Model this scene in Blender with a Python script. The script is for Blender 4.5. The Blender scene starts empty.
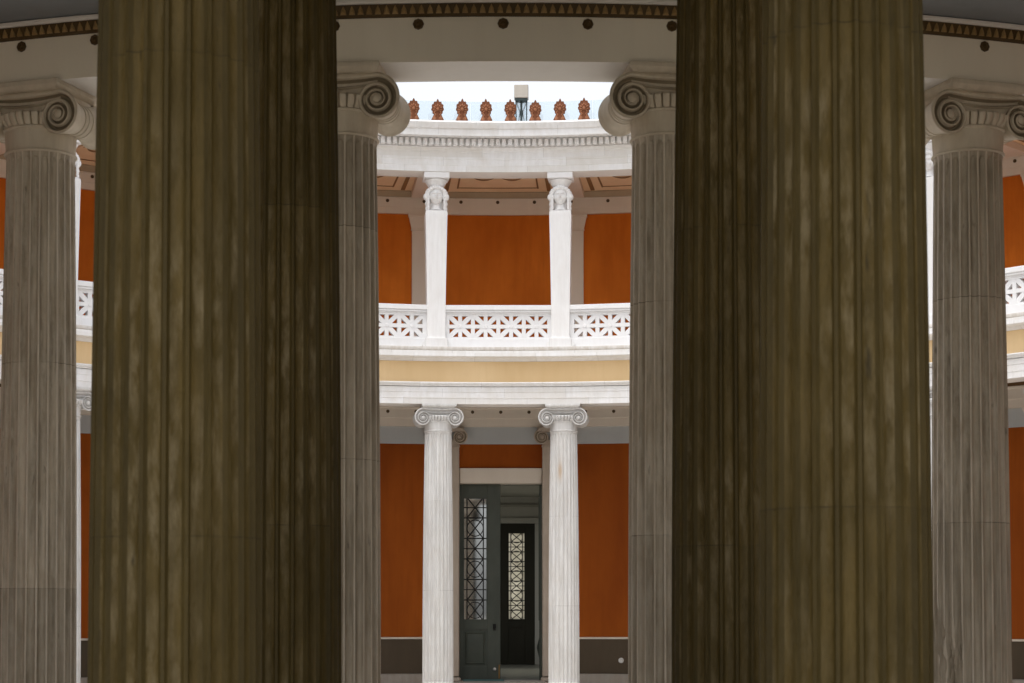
import bpy, math, random
from mathutils import Vector, Matrix
random.seed(7)
R_ = math.radians
S = bpy.context.scene
COL = S.collection
PI = math.pi

# ------------------------------------------------------------------ materials
class NT:
    def __init__(s, name):
        s.m = bpy.data.materials.new(name); s.m.use_nodes = True
        s.t = s.m.node_tree; s.t.nodes.clear()
        s.out = s.n('ShaderNodeOutputMaterial')
        s.b = s.n('ShaderNodeBsdfPrincipled')
        s.l(s.b.outputs[0], s.out.inputs[0])
        s.tc = s.n('ShaderNodeTexCoord'); s.oi = None
    def n(s, k, **kw):
        o = s.t.nodes.new(k)
        for a, v in kw.items(): setattr(o, a, v)
        return o
    def l(s, a, b): s.t.links.new(a, b)
    def val(s, sock, v):
        if hasattr(v, 'is_linked') or hasattr(v, 'links'): s.l(v, sock)
        else: sock.default_value = v
    def math(s, op, a, b=0.0, c=0.0, clamp=False):
        o = s.n('ShaderNodeMath', operation=op); o.use_clamp = clamp
        s.val(o.inputs[0], a); s.val(o.inputs[1], b); s.val(o.inputs[2], c)
        return o.outputs[0]
    def rand(s):
        if not s.oi: s.oi = s.n('ShaderNodeObjectInfo')
        return s.oi.outputs['Random']
    def coord(s, scale=(1, 1, 1), shift=True):
        mp = s.n('ShaderNodeMapping'); mp.inputs['Scale'].default_value = scale
        s.l(s.tc.outputs['Object'], mp.inputs['Vector'])
        if not shift: return mp.outputs[0]
        v = s.n('ShaderNodeVectorMath', operation='ADD')
        s.l(mp.outputs[0], v.inputs[0])
        cx = s.n('ShaderNodeCombineXYZ')
        k = s.math('MULTIPLY', s.rand(), 37.0)
        for i in range(3): s.l(k, cx.inputs[i])
        s.l(cx.outputs[0], v.inputs[1])
        return v.outputs[0]
    def noise(s, vec, scale, detail=4, rough=.55, dist=0.0):
        o = s.n('ShaderNodeTexNoise'); s.l(vec, o.inputs['Vector'])
        o.inputs['Scale'].default_value = scale; o.inputs['Detail'].default_value = detail
        o.inputs['Roughness'].default_value = rough; o.inputs['Distortion'].default_value = dist
        return o.outputs['Fac']
    def ramp(s, f, a, b):
        o = s.n('ShaderNodeMapRange'); s.l(f, o.inputs[0])
        o.inputs[1].default_value = a; o.inputs[2].default_value = b
        return o.outputs[0]
    def mix(s, f, a, b, mode='MIX'):
        o = s.n('ShaderNodeMix', data_type='RGBA', blend_type=mode)
        s.val(o.inputs[0], f)
        for i, c in ((6, a), (7, b)):
            if isinstance(c, tuple): o.inputs[i].default_value = (*c, 1)
            else: s.l(c, o.inputs[i])
        return o.outputs[2]
    def bump(s, h, strength, dist):
        o = s.n('ShaderNodeBump'); s.l(h, o.inputs['Height'])
        o.inputs['Strength'].default_value = strength; o.inputs['Distance'].default_value = dist
        s.l(o.outputs[0], s.b.inputs['Normal'])
    def fin(s, col, rough=.6, spec=.3):
        if isinstance(col, tuple): s.b.inputs['Base Color'].default_value = (*col, 1)
        else: s.l(col, s.b.inputs['Base Color'])
        s.b.inputs['Roughness'].default_value = rough
        s.b.inputs['Specular IOR Level'].default_value = spec
        return s.m

def marble(name, base, dark, stain, streak=.5, blot=.5, drum=0.0, joint=0.0, rough=.6, bmp=.25, pits=0.0, light=None, rust=False, blocks=0.0):
    """weathered marble: vertical streaks, blotches, one tone per drum, thin drum joints"""
    t = NT(name)
    st = t.ramp(t.noise(t.coord((9, 9, .55)), 2.2, 5, .62), .38, .72)
    bl = t.ramp(t.noise(t.coord((1, 1, .6)), 4.5, 6, .62, .6), .42, .68)
    sm = t.ramp(t.noise(t.coord((1, 1, .35)), 13.0, 4, .6), .45, .75)
    c = t.mix(t.math('MULTIPLY', st, streak), base, dark)
    c = t.mix(t.math('MULTIPLY', bl, blot), c, stain)
    c = t.mix(t.math('MULTIPLY', sm, blot * .5), c, dark)
    if light:
        lt = t.ramp(t.noise(t.coord((1.3, 1.3, .42)), 15.0, 5, .62), .44, .70)
        lg = t.ramp(t.noise(t.coord((1, 1, .5)), 1.9, 3, .5), .36, .58)
        c = t.mix(t.math('MULTIPLY', t.math('MULTIPLY', lt, lg), .75), c, light)
    if blocks:
        sq = t.n('ShaderNodeSeparateXYZ'); t.l(t.tc.outputs['Object'], sq.inputs[0])
        an = t.math('DIVIDE', t.math('ARCTAN2', sq.outputs[0], sq.outputs[1]), R_(blocks))
        row = t.math('MULTIPLY', t.math('FLOOR', t.math('MULTIPLY', sq.outputs[2], 7.0)), .37)
        an = t.math('ADD', an, row)
        wb = t.n('ShaderNodeTexWhiteNoise', noise_dimensions='2D'); cbb = t.n('ShaderNodeCombineXYZ')
        t.l(t.math('FLOOR', an), cbb.inputs[0]); t.l(row, cbb.inputs[1]); t.l(cbb.outputs[0], wb.inputs['Vector'])
        c = t.mix(t.math('MULTIPLY', t.math('POWER', wb.outputs['Value'], 3.0), .55), c, stain)
        fj = t.math('LESS_THAN', t.math('FRACT', an), .006)
        c = t.mix(t.math('MULTIPLY', fj, .35), c, tuple(x * .45 for x in dark))
    if rust:
        sp = t.n('ShaderNodeSeparateXYZ'); t.l(t.tc.outputs['Object'], sp.inputs[0])
        ra = t.n('ShaderNodeAttribute', attribute_type='OBJECT', attribute_name='rust')
        ex = t.math('POWER', t.math('DIVIDE', t.math('ADD', sp.outputs[0], .045), .035), 2.0)
        ez = t.math('POWER', t.math('DIVIDE', t.math('SUBTRACT', sp.outputs[2], 3.78), .15), 2.0)
        g = t.math('EXPONENT', t.math('MULTIPLY', t.math('ADD', ex, ez), -1.0))
        g = t.math('MULTIPLY', t.math('MULTIPLY', g, ra.outputs['Fac']), t.math('LESS_THAN', sp.outputs[1], 0.0))
        c = t.mix(t.math('MULTIPLY', g, .75), c, (.46, .30, .16))
    if pits:
        pt = t.ramp(t.noise(t.coord((1, 1, .25)), 26, 3, .5), .68, .76)
        c = t.mix(t.math('MULTIPLY', pt, pits), c, tuple(x * .3 for x in dark))
    if drum or joint:
        sep = t.n('ShaderNodeSeparateXYZ'); t.l(t.tc.outputs['Object'], sep.inputs[0])
        at = t.n('ShaderNodeAttribute', attribute_type='OBJECT', attribute_name='joint')
        z = t.math('DIVIDE', t.math('SUBTRACT', sep.outputs[2], at.outputs['Fac']), 1.48)
        wn = t.n('ShaderNodeTexWhiteNoise', noise_dimensions='2D')
        cb = t.n('ShaderNodeCombineXYZ'); t.l(t.math('FLOOR', z), cb.inputs[0]); t.l(t.rand(), cb.inputs[1])
        t.l(cb.outputs[0], wn.inputs['Vector'])
        c = t.mix(t.math('MULTIPLY', wn.outputs['Value'], drum), c, dark)
        fr = t.math('FRACT', z)
        jn = t.math('LESS_THAN', fr, .0038)
        brk = t.ramp(t.noise(t.coord((1, 1, 1)), 5.0, 3), .4, .6)
        c = t.mix(t.math('MULTIPLY', t.math('MULTIPLY', jn, brk), joint), c, tuple(x * .25 for x in dark))
    if bmp:
        t.bump(t.math('ADD', t.noise(t.coord((1, 1, .5)), 30, 6, .65), t.math('MULTIPLY', t.noise(t.coord((1, 1, .3)), 7, 4), 1.5)), bmp, .02)
    return t.fin(c, rough, .25)

def paint(name, base, var, amt=.5, scale=1.2, rough=.8, bmp=.08, stretch=(1, 1, .5)):
    t = NT(name)
    f = t.ramp(t.noise(t.coord(stretch, False), scale, 5, .6, .3), .35, .7)
    g = t.ramp(t.noise(t.coord((6, 6, .5), False), 1.6, 4, .6), .45, .75)
    c = t.mix(t.math('MULTIPLY', f, amt), base, var)
    c = t.mix(t.math('MULTIPLY', g, amt * .5), c, var)
    if bmp: t.bump(t.noise(t.coord((1, 1, 1), False), 40, 4, .6), bmp, .01)
    return t.fin(c, rough, .2)

M = {}
M['col_far'] = marble('pale_marble', (.70, .695, .68), (.40, .39, .38), (.52, .48, .43), .62, .35, .25, .35, bmp=.15, rust=True)
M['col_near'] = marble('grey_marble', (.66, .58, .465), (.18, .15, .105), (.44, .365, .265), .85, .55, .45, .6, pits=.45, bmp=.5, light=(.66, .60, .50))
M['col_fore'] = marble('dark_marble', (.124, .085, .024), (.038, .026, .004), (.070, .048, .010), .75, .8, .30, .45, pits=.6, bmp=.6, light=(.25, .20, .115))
M['fillet_fore'] = marble('darker_edge_marble', (.078, .054, .013), (.029, .020, .003), (.050, .034, .006), .6, .7, .3, .4, pits=.4, bmp=.5)  # darker marble for fillets and flute edges of the foreground shafts
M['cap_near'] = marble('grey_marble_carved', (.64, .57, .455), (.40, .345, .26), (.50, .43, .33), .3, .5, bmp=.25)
M['white'] = marble('white_marble', (.80, .80, .805), (.66, .65, .64), (.72, .70, .67), .18, .3, bmp=.08)
M['fillet_near'] = marble('lit_ridge_grey_marble', (.76, .69, .58), (.36, .31, .24), (.54, .46, .35), .6, .5, .3, .5, bmp=.4)  # paler fillets: light on the flute ridges, painted into the colour
M['white_ring'] = marble('white_marble_blocks', (.82, .82, .825), (.60, .59, .57), (.64, .61, .56), .26, .48, bmp=.1, blocks=6.0)
M['groove_near'] = marble('groove_shade_marble', (.30, .25, .175), (.20, .165, .11), (.25, .205, .14), .3, .5, bmp=.2)  # shade inside the volute channels, painted as darker marble
M['groove_far'] = marble('groove_shade_pale_marble', (.56, .54, .52), (.44, .42, .40), (.50, .47, .43), .3, .4, bmp=.2)  # same painted channel shade, milder, for the far capitals
M['passage_end'] = paint('passage_end_plaster', (.34, .345, .30), (.27, .275, .235), .5, .8)
M['passage_floor'] = paint('passage_floor_stone', (.10, .10, .08), (.07, .07, .055), .6, 1.5, .35)
M['moulding'] = paint('umber_moulding_paint', (.44, .35, .235), (.36, .28, .18), .6, 2)
M['statue'] = marble('statue_marble', (.80, .795, .79), (.60, .585, .57), (.68, .65, .62), .35, .3, bmp=.1)
M['ledge'] = marble('ledge_marble', (.72, .70, .67), (.45, .40, .34), (.55, .49, .42), .45, .6, bmp=.12)
M['arch_in'] = paint('inner_architrave_paint', (.80, .74, .62), (.70, .64, .525), .6, .8)
M['soffit'] = paint('soffit_plaster', (.76, .73, .69), (.66, .63, .58), .6, .8)
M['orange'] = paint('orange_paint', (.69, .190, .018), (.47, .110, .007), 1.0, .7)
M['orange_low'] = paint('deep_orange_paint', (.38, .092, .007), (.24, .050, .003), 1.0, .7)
M['dado'] = paint('brown_dado_paint', (.105, .080, .052), (.075, .056, .036), .7, 1.5)
M['plinth'] = marble('plinth_stone', (.40, .36, .31), (.24, .21, .17), (.33, .28, .22), .3, .6, bmp=.2)
M['cream'] = paint('cream_plaster', (.76, .68, .575), (.66, .58, .485), .6, 1.0)
M['bluegrey'] = paint('blue_grey_paint', (.50, .515, .51), (.43, .445, .44), .5, .9)
M['ochre'] = paint('ochre_paint', (.78, .58, .335), (.68, .48, .25), .8, 1.3, stretch=(1, 1, .3))
M['ceil_grey'] = paint('grey_blue_ceiling', (.26, .275, .285), (.21, .22, .225), .6, .5)
M['ceil_tan'] = paint('tan_ceiling_paint', (.90, .70, .46), (.82, .60, .37), .8, 1.6, stretch=(1, 1, 1))
M['border'] = paint('ceiling_border_paint', (.30, .165, .065), (.22, .115, .04), .6, 2)
M['brown'] = paint('brown_line_paint', (.115, .06, .022), (.07, .04, .014), .6, 2)
M['gold'] = paint('gold_leaf_paint', (.34, .23, .10), (.22, .14, .05), .8, 9, .5)
M['bronze'] = paint('bronze_paint', (.095, .058, .022), (.055, .034, .012), .7, 14, .5)
M['terra'] = paint('terracotta', (.37, .160, .085), (.22, .09, .045), .9, 12, .7, .3)
M['terra_dark'] = paint('terracotta_dark', (.22, .080, .038), (.12, .045, .022), .8, 14, .75, .3)
M['floor'] = marble('floor_marble', (.74, .71, .66), (.60, .57, .52), (.66, .61, .54), .1, .5, bmp=.05, rough=.35)
M['hall'] = paint('hall_plaster', (.30, .225, .12), (.24, .18, .09), .6, .6)
M['hall_floor'] = marble('hall_floor_marble', (.64, .58, .47), (.48, .42, .33), (.55, .48, .37), .1, .5, bmp=.05, rough=.4)
M['pil'] = marble('tan_marble', (.52, .44, .36), (.37, .30, .23), (.43, .35, .27), .4, .5, bmp=.15)
M['door'] = paint('green_grey_door_paint', (.080, .090, .072), (.052, .059, .047), .7, 3, .45)
M['door_dark'] = paint('dark_door_paint', (.022, .022, .014), (.014, .014, .009), .7, 3, .5)
M['iron'] = paint('black_iron', (.014, .014, .012), (.02, .018, .014), .5, 8, .5)
M['passage'] = paint('passage_plaster', (.26, .26, .215), (.20, .20, .165), .6, .8)
M['beige'] = paint('beige_metal', (.50, .465, .41), (.44, .405, .35), .5, 4, .5)
M['steel'] = paint('dark_steel', (.055, .075, .075), (.035, .05, .05), .5, 8, .4)
M['plastic'] = paint('white_plastic', (.70, .68, .64), (.6, .58, .54), .4, 9, .4)
M['brass'] = paint('brass', (.30, .17, .05), (.2, .11, .03), .5, 9, .35)
M['teal'] = paint('teal_mat', (.10, .20, .20), (.07, .14, .14), .8, 22, .9, .4)
M['roof'] = paint('roof_grey', (.35, .36, .37), (.3, .31, .31), .6, 1)
M['ground'] = paint('ground_stone', (.36, .33, .29), (.28, .26, .22), .7, .2)

def glassy(name, tint, refl, transp, rough=.03):
    t = NT(name); t.t.nodes.remove(t.b)
    g = t.n('ShaderNodeBsdfGlossy'); g.inputs[0].default_value = (.9, .93, .95, 1); g.inputs[1].default_value = rough
    d = t.n('ShaderNodeBsdfDiffuse'); d.inputs[0].default_value = (*tint, 1)
    tr = t.n('ShaderNodeBsdfTransparent'); tr.inputs[0].default_value = (*[min(1, x * .4 + .6) for x in tint], 1)
    m1 = t.n('ShaderNodeMixShader'); m1.inputs[0].default_value = transp
    t.l(d.outputs[0], m1.inputs[1]); t.l(tr.outputs[0], m1.inputs[2])
    m2 = t.n('ShaderNodeMixShader'); m2.inputs[0].default_value = refl
    t.l(m1.outputs[0], m2.inputs[1]); t.l(g.outputs[0], m2.inputs[2])
    t.l(m2.outputs[0], t.out.inputs[0])
    return t.m
M['pane'] = glassy('door_glass', (.03, .035, .033), .42, .25)
M['parapet_glass'] = glassy('pale_blue_glass', (.80, .90, .96), .05, .80)
t = NT('frosted_glass'); t.t.nodes.remove(t.b)
tl = t.n('ShaderNodeBsdfTranslucent')
t.l(t.mix(t.ramp(t.noise(t.coord((1, 1, 1), False), 2.2, 4), .35, .7), (.88, .85, .75), (.60, .57, .48)), tl.inputs[0])
t.l(tl.outputs[0], t.out.inputs[0]); M['frost'] = t.m

# ------------------------------------------------------------------ mesh builder
class MB:
    def __init__(s): s.v, s.f, s.mi, s.sm = [], [], [], []
    def add(s, vs, fs, mi=0, smooth=False, mat=None):
        o = len(s.v)
        if mat is not None: vs = [mat @ Vector(p) for p in vs]
        s.v += [tuple(p) for p in vs]
        for k, f in enumerate(fs):
            s.f.append([o + i for i in f]); s.mi.append(mi[k] if isinstance(mi, list) else mi); s.sm.append(smooth)
    def box(s, x0, x1, y0, y1, z0, z1, mi=0, mat=None, bev=0.0, taper=None):
        b = min(bev, (x1 - x0) * .45, (y1 - y0) * .45, (z1 - z0) * .45)
        if b > 0:
            def ring(zz, i): return [(x0 + i + b, y0 + i, zz), (x1 - i - b, y0 + i, zz), (x1 - i, y0 + i + b, zz), (x1 - i, y1 - i - b, zz),
                                     (x1 - i - b, y1 - i, zz), (x0 + i + b, y1 - i, zz), (x0 + i, y1 - i - b, zz), (x0 + i, y0 + i + b, zz)]
            rs = [ring(z0, b * .6), ring(z0 + b * .6, 0), ring(z1 - b * .6, 0), ring(z1, b * .6)]
            vs = sum(rs, []); fs = [list(range(7, -1, -1)), list(range(24, 32))]
            for k in range(3):
                for i in range(8):
                    j = (i + 1) % 8; fs.append([k * 8 + i, k * 8 + j, k * 8 + 8 + j, k * 8 + 8 + i])
        else:
            vs = [(x, y, z) for z in (z0, z1) for x, y in ((x0, y0), (x1, y0), (x1, y1), (x0, y1))]
            fs = [[3, 2, 1, 0], [4, 5, 6, 7], [0, 1, 5, 4], [1, 2, 6, 5], [2, 3, 7, 6], [3, 0, 4, 7]]
        s.add(vs, fs, mi, False, mat)
    def loft(s, rings, mi=0, smooth=True, caps=True, mat=None, closed=True):
        n = len(rings[0]); vs = sum([list(r) for r in rings], []); fs = []
        for k in range(len(rings) - 1):
            for i in range(n if closed else n - 1):
                j = (i + 1) % n
                fs.append([k * n + i, k * n + j, (k + 1) * n + j, (k + 1) * n + i])
        if caps:
            fs.append(list(range(n - 1, -1, -1))); fs.append(list(range((len(rings) - 1) * n, len(rings) * n)))
        s.add(vs, fs, mi, smooth, mat)
    def lathe(s, prof, n=32, mi=0, mat=None, smooth=True, mod=None, caps=True):
        rings = []
        for r, z in prof:
            rr = []
            for i in range(n):
                a = 2 * PI * i / n; q = r + (mod(a, r, z) if mod else 0)
                rr.append((q * math.cos(a), q * math.sin(a), z))
            rings.append(rr)
        s.loft(rings, mi, smooth, caps, mat)
    def tube(s, pts, rad, n=8, mi=0, mat=None):
        rings = []; pts = [Vector(p) for p in pts]
        for k, p in enumerate(pts):
            d = (pts[min(k + 1, len(pts) - 1)] - pts[max(k - 1, 0)]).normalized()
            u = d.cross(Vector((0, 1, 0)) if abs(d.y) < .9 else Vector((1, 0, 0))).normalized(); w = d.cross(u)
            r = rad[k] if isinstance(rad, (list, tuple)) else rad
            rings.append([tuple(p + r * (math.cos(2 * PI * i / n) * u + math.sin(2 * PI * i / n) * w)) for i in range(n)])
        s.loft(rings, mi, True, True, mat)
    def sweep(s, prof, a0, a1, step=1.5, mi=0, smooth=True):
        """closed (r,z) profile swept about z from a0 to a1 degrees; angle 0 is +y, positive toward +x"""
        n = max(1, int(math.ceil(abs(a1 - a0) / step))); P = len(prof)
        full = abs(abs(a1 - a0) - 360) < 1e-6
        vs, fs = [], []
        for k in range(n + (0 if full else 1)):
            a = R_(a0 + (a1 - a0) * k / n)
            vs += [(r * math.sin(a), r * math.cos(a), z) for r, z in prof]
        m = n if full else n + 1
        for k in range(n):
            k2 = (k + 1) % m
            for i in range(P):
                j = (i + 1) % P
                fs.append([k * P + i, k * P + j, k2 * P + j, k2 * P + i])
        if not full:
            fs.append(list(range(P))); fs.append(list(range(n * P + P - 1, n * P - 1, -1)))
        if isinstance(mi, list): mi = [mi[i] for k in range(n) for i in range(P)] + [0, 0]
        s.add(vs, fs, mi, smooth)
    def mesh(s, name, mats, ang=32, recalc=True):
        me = bpy.data.meshes.new(name); me.from_pydata(s.v, [], s.f)
        for m in (mats if isinstance(mats, (list, tuple)) else [mats]): me.materials.append(m)
        me.polygons.foreach_set('material_index', s.mi); me.polygons.foreach_set('use_smooth', s.sm)
        if recalc:
            import bmesh
            b = bmesh.new(); b.from_mesh(me); bmesh.ops.recalc_face_normals(b, faces=b.faces); b.to_mesh(me); b.free()
        me.set_sharp_from_angle(angle=R_(ang)); me.update()
        return me
    def build(s, name, mats, parent=None, **kw):
        o = bpy.data.objects.new(name, s.mesh(name, mats, **kw)); COL.objects.link(o); o.parent = parent
        return o

def tag(o, label, cat, group=None, kind=None):
    o['label'] = label; o['category'] = cat
    if group: o['group'] = group
    if kind: o['kind'] = kind
    return o
def thing(name, label, cat, loc=(0, 0, 0), rz=0.0, group=None):
    o = bpy.data.objects.new(name, None); o.empty_display_size = .2; COL.objects.link(o)
    o.location = loc; o.rotation_euler = (0, 0, rz)
    return tag(o, label, cat, group)
def struct(name, mb, mat, **kw):
    o = mb.build(name, mat, **kw); o['kind'] = 'structure'; return o
def copy_tree(o, parent=None):
    c = o.copy(); COL.objects.link(c); c.parent = parent
    for ch in list(o.children): copy_tree(ch, c)
    return c
def pol(a, r, z=0.0):
    return (r * math.sin(R_(a)), r * math.cos(R_(a)), z)
def arc_mat(a, r, z=0.0):      # local +y points outward from the rotunda centre
    return Matrix.Translation(pol(a, r, z)) @ Matrix.Rotation(-R_(a), 4, 'Z')

EYE = 1.40
R, RW = 10.0, 12.8
ZS = 4.89            # soffit of the lower order
ZG = 5.83            # gallery floor
ZU = 8.76            # soffit of the upper order
ORD = [-9, -7, -5, -3, -1, 1, 3, 5, 7, 9]
FAR = [6 * k for k in ORD]

# ------------------------------------------------------------------ Ionic column meshes (origin at the foot)
def shaft_mb(nfl=24, z0=.25, z1=ZS - .45, detail=7, taper=.036, rb=.258, chip=False, edge=False):
    us = [-1.0] + [-1 + 2 * i / detail for i in range(1, detail)] + [1.0]
    fill = .17
    zs = []
    ends = [0, .006, .014, .026, .042, .06]
    zs += [z0, z0 + .03] + [z0 + .03 + e for e in ends[1:]]
    zs += [z0 + .09 + (z1 - z0 - .19) * i / 12 for i in range(1, 12)]
    zs += [z1 - .03 - e for e in reversed(ends[1:])] + [z1 - .03, z1]
    if chip:
        zs = sorted(set(zs + [.35 + .02 * i for i in range(60)]))
        from mathutils import noise as mn
    rings = []
    L = .055
    for z in zs:
        t = (z - .25) / 4.19
        r = rb - taper * max(0, t) ** 2
        if z - z0 < .04: r += .012 * (1 - (z - z0) / .04)
        if z1 - z < .02: r += .006
        e = min(z - (z0 + .03), (z1 - .03) - z)
        if e <= 0: w = 0
        elif e < L: w = math.sqrt(1 - (1 - e / L) ** 2)
        else: w = 1
        rr = []
        for k in range(nfl):
            for u in us:
                a = 2 * PI * (k + .5 + u * (1 - fill) / 2) / nfl
                d = 0
                if w > 0 and abs(u) < w: d = math.sqrt(1 - (u / w) ** 2) * .42 * r * (PI / nfl) * (1 - fill) * (w ** .5) * 1.85
                q = r - d
                if chip and z < 1.6:
                    da = math.degrees((a - R_(18) + PI) % (2 * PI) - PI)
                    k2 = math.exp(-(da / 30) ** 2) * min(1, max(0, (1.52 - z) / .35)) * min(1, max(0, (z - .3) / .1))
                    v = mn.noise(Vector((a * 7, z * 3.2, 2.3))) * .9 + mn.noise(Vector((a * 16, z * 9, 5.1))) * .6
                    q = min(q, r - .052 * k2 * max(0, .35 + 1.3 * v)) - .009 * k2 * mn.noise(Vector((a * 30, z * 22, 1)))
                rr.append((q * math.cos(a), q * math.sin(a), z))
        rings.append(rr)
    per = len(us); idx = []
    for k in range(len(rings) - 1):
        for i in range(nfl * per):
            j = i % per
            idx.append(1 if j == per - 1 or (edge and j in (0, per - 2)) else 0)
    mb = MB(); mb.loft(rings, idx + [0, 0], True, True); return mb
def base_mb():
    pr = [(.34, 0), (.385, .012), (.40, .045), (.385, .085), (.345, .098), (.345, .108), (.318, .118), (.31, .14), (.318, .162), (.335, .17),
          (.335, .178), (.352, .19), (.358, .212), (.348, .234), (.31, .2475)]
    mb = MB(); mb.lathe(pr, 56); return mb
Q = .60; R0 = .167; CX = .262; ZC = -.227; HY = .235
def relief(s, k=1.0):
    s = s % 1.0
    if s < .06: return -.006 * k * (1 - s / .06)
    if s < .30: return .004 * k * math.sin(PI * (s - .06) / .24)
    if s > .96: return -.006 * k
    return -.050 * k * math.sin(PI * (s - .30) / .66) ** .7
def volute_mb(sx):
    """one scroll: spiral on both faces, waisted bolster with straps between them"""
    mb = MB(); N = 72; LQ = -math.log(Q)
    ss = []
    for turn in range(3):
        for q in (0, .06, .20, .30, .36, .44, .55, .68, .80, .88, .96): ss.append(turn + q)
    ss = [q for q in ss if q < 2.97]
    rho = [math.exp(-LQ * q) for q in ss]
    def P(phi, r, y): return (sx * (CX + r * math.sin(phi)), y, ZC + r * math.cos(phi))
    for fy in (-1, 1):
        rings = []
        for q, rh in zip(ss, rho):
            dep = relief(q, rh ** .45)
            rings.append([P(2 * PI * i / N, rh * R0 * Q ** (i / N), fy * (HY + dep)) for i in range(N + 1)])
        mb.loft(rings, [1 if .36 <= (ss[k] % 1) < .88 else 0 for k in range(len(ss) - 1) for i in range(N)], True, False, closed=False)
        er = R0 * rho[-1] * 1.0
        m = Matrix.Translation((sx * CX, fy * (HY - .012), ZC)) @ Matrix.Rotation(PI / 2, 4, 'X')
        mb.lathe([(.0005, -.014), (er * .6, -.011), (er, 0), (er * .6, .011), (.0005, .014)], 16, 0, m)
    rings = []
    for y in [-1, -.96, -.9, -.78, -.62, -.46, -.32, -.25, -.24, -.17, -.16, -.06, -.05, .05, .06, .16, .17, .24, .25, .32, .46, .62, .78, .9, .96, 1]:
        a = abs(y); k = .70 + .30 * (a ** 1.7)
        if a > .93: k = 1.0
        if a <= .24: k = .73 + (.035 if a in (.24, .17, .05) else (.0 if a in (.16, .06) else .03))
        rings.append([P(2 * PI * i / N, k * R0 * Q ** (i / N), y * HY) for i in range(N + 1)])
    mb.loft(rings, 0, True, False, closed=False)
    return mb
def capital_mb():
    mb = MB(); LQ = -math.log(Q)
    nx = 24
    for fy in (-1, 1):
        rings = []
        CQ = (0, .06, .20, .30, .36, .44, .55, .68, .80, .88, .96, 1.0, 1.001)
        for q in CQ:
            row = []
            for i in range(nx + 1):
                x = -CX + 2 * CX * i / nx; g = 1 - (x / CX) ** 2
                zt = ZC + R0 - .006 * g; zb = ZC + R0 * Q - .032 * g
                kk = (1 - math.exp(-LQ * min(q, 1))) / (1 - Q)
                y = HY + relief(min(q, .9999)) - .0005
                if q > 1: y = HY - .08
                row.append((x, fy * y, zt + (zb - zt) * kk))
            rings.append(row)
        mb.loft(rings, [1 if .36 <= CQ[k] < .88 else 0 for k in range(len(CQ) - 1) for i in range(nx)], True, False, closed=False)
    mb.box(-CX, CX, -HY + .045, HY - .045, -.20, -.062)
    mb.lathe([(.255, -.19), (.272, -.205), (.268, -.232), (.250, -.262), (.236, -.278)], 512, 0, None, True,
             lambda a, r, z: .012 * abs(math.cos(16 * a)) ** .7 - (.016 if .16 < abs(math.cos(16 * a)) < .36 else 0))
    mb.lathe([(.236, -.277), (.246, -.281), (.249, -.288), (.246, -.295), (.236, -.299), (.2335, -.31), (.229, -.40), (.2275, -.428), (.237, -.433),
              (.240, -.440), (.234, -.448), (.224, -.4505)], 64)
    return mb
def abacus_mb():
    mb = MB()
    rings = []
    for h, z in ((.255, -.064), (.262, -.060), (.278, -.048), (.288, -.034), (.288, -.012), (.282, -.008), (.282, -.001)):
        rings.append([(-h, -h, z), (h, -h, z), (h, h, z), (-h, h, z)])
    mb.loft(rings, 0, False, True); return mb

def column_proto(label, mat_shaft, mat_cap, groove, taper=.036, rb=.258, fillet=None, edge=False):
    rt = thing('column', label, 'column')
    base_mb().build('base', mat_shaft, rt)
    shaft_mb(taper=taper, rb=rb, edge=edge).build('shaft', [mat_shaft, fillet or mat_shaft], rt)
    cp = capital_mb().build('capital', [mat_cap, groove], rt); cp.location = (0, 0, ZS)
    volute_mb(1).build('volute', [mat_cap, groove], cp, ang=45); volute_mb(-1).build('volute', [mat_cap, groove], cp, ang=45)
    abacus_mb().build('abacus', mat_cap, cp)
    return rt
JOINT = [1.57, 2.38, 1.9, 2.0]
def set_joint(o, z, rust=False):
    for ch in o.children: ch['joint'] = float(z); ch['rust'] = 1.0 if rust else 0.0
    return o
def col_at(proto, first, a, label, group):
    o = proto if first else copy_tree(proto)
    o.location = pol(a, R); o.rotation_euler = (0, 0, -R_(a))
    o['label'] = label; o['group'] = group
    return o

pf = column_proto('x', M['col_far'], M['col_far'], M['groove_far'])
FARLAB = {-9: 'pale Ionic column across the court, at the left edge behind the near shaft',
          -7: 'pale Ionic column across the court, partly hidden behind the leftmost near shaft',
          -5: 'pale Ionic column across the court, hidden behind the left dark foreground shaft',
          -3: 'pale Ionic column across the court, behind the gap of the left dark pair',
          -1: 'whole pale Ionic column left of the green grey door',
          1: 'whole pale Ionic column right of the door with small rusty stain',
          3: 'pale Ionic column across the court, behind the gap of the right dark pair',
          5: 'pale Ionic column across the court, hidden behind the right dark foreground shaft',
          7: 'pale Ionic column across the court, sliver beside the rightmost near shaft',
          9: 'pale Ionic column across the court, only its capital at the right edge'}
for i, k in enumerate(ORD):
    set_joint(col_at(pf, i == 0, 6 * k, FARLAB[k], 'pale Ionic columns on the far side of the court'), random.uniform(1, 2.5), k == 1)
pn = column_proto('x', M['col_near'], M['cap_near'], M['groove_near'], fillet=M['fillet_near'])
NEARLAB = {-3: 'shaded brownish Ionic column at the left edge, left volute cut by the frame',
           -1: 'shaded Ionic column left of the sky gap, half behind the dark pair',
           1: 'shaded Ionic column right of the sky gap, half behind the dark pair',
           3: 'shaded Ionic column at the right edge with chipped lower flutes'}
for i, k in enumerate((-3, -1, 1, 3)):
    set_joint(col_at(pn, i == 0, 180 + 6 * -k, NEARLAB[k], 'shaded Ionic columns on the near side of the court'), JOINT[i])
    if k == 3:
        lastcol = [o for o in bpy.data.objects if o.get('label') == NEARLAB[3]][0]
        [c for c in lastcol.children if c.name.startswith('shaft')][0].data = shaft_mb(chip=True).mesh('shaft', [M['col_near'], M['fillet_near']])
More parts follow.
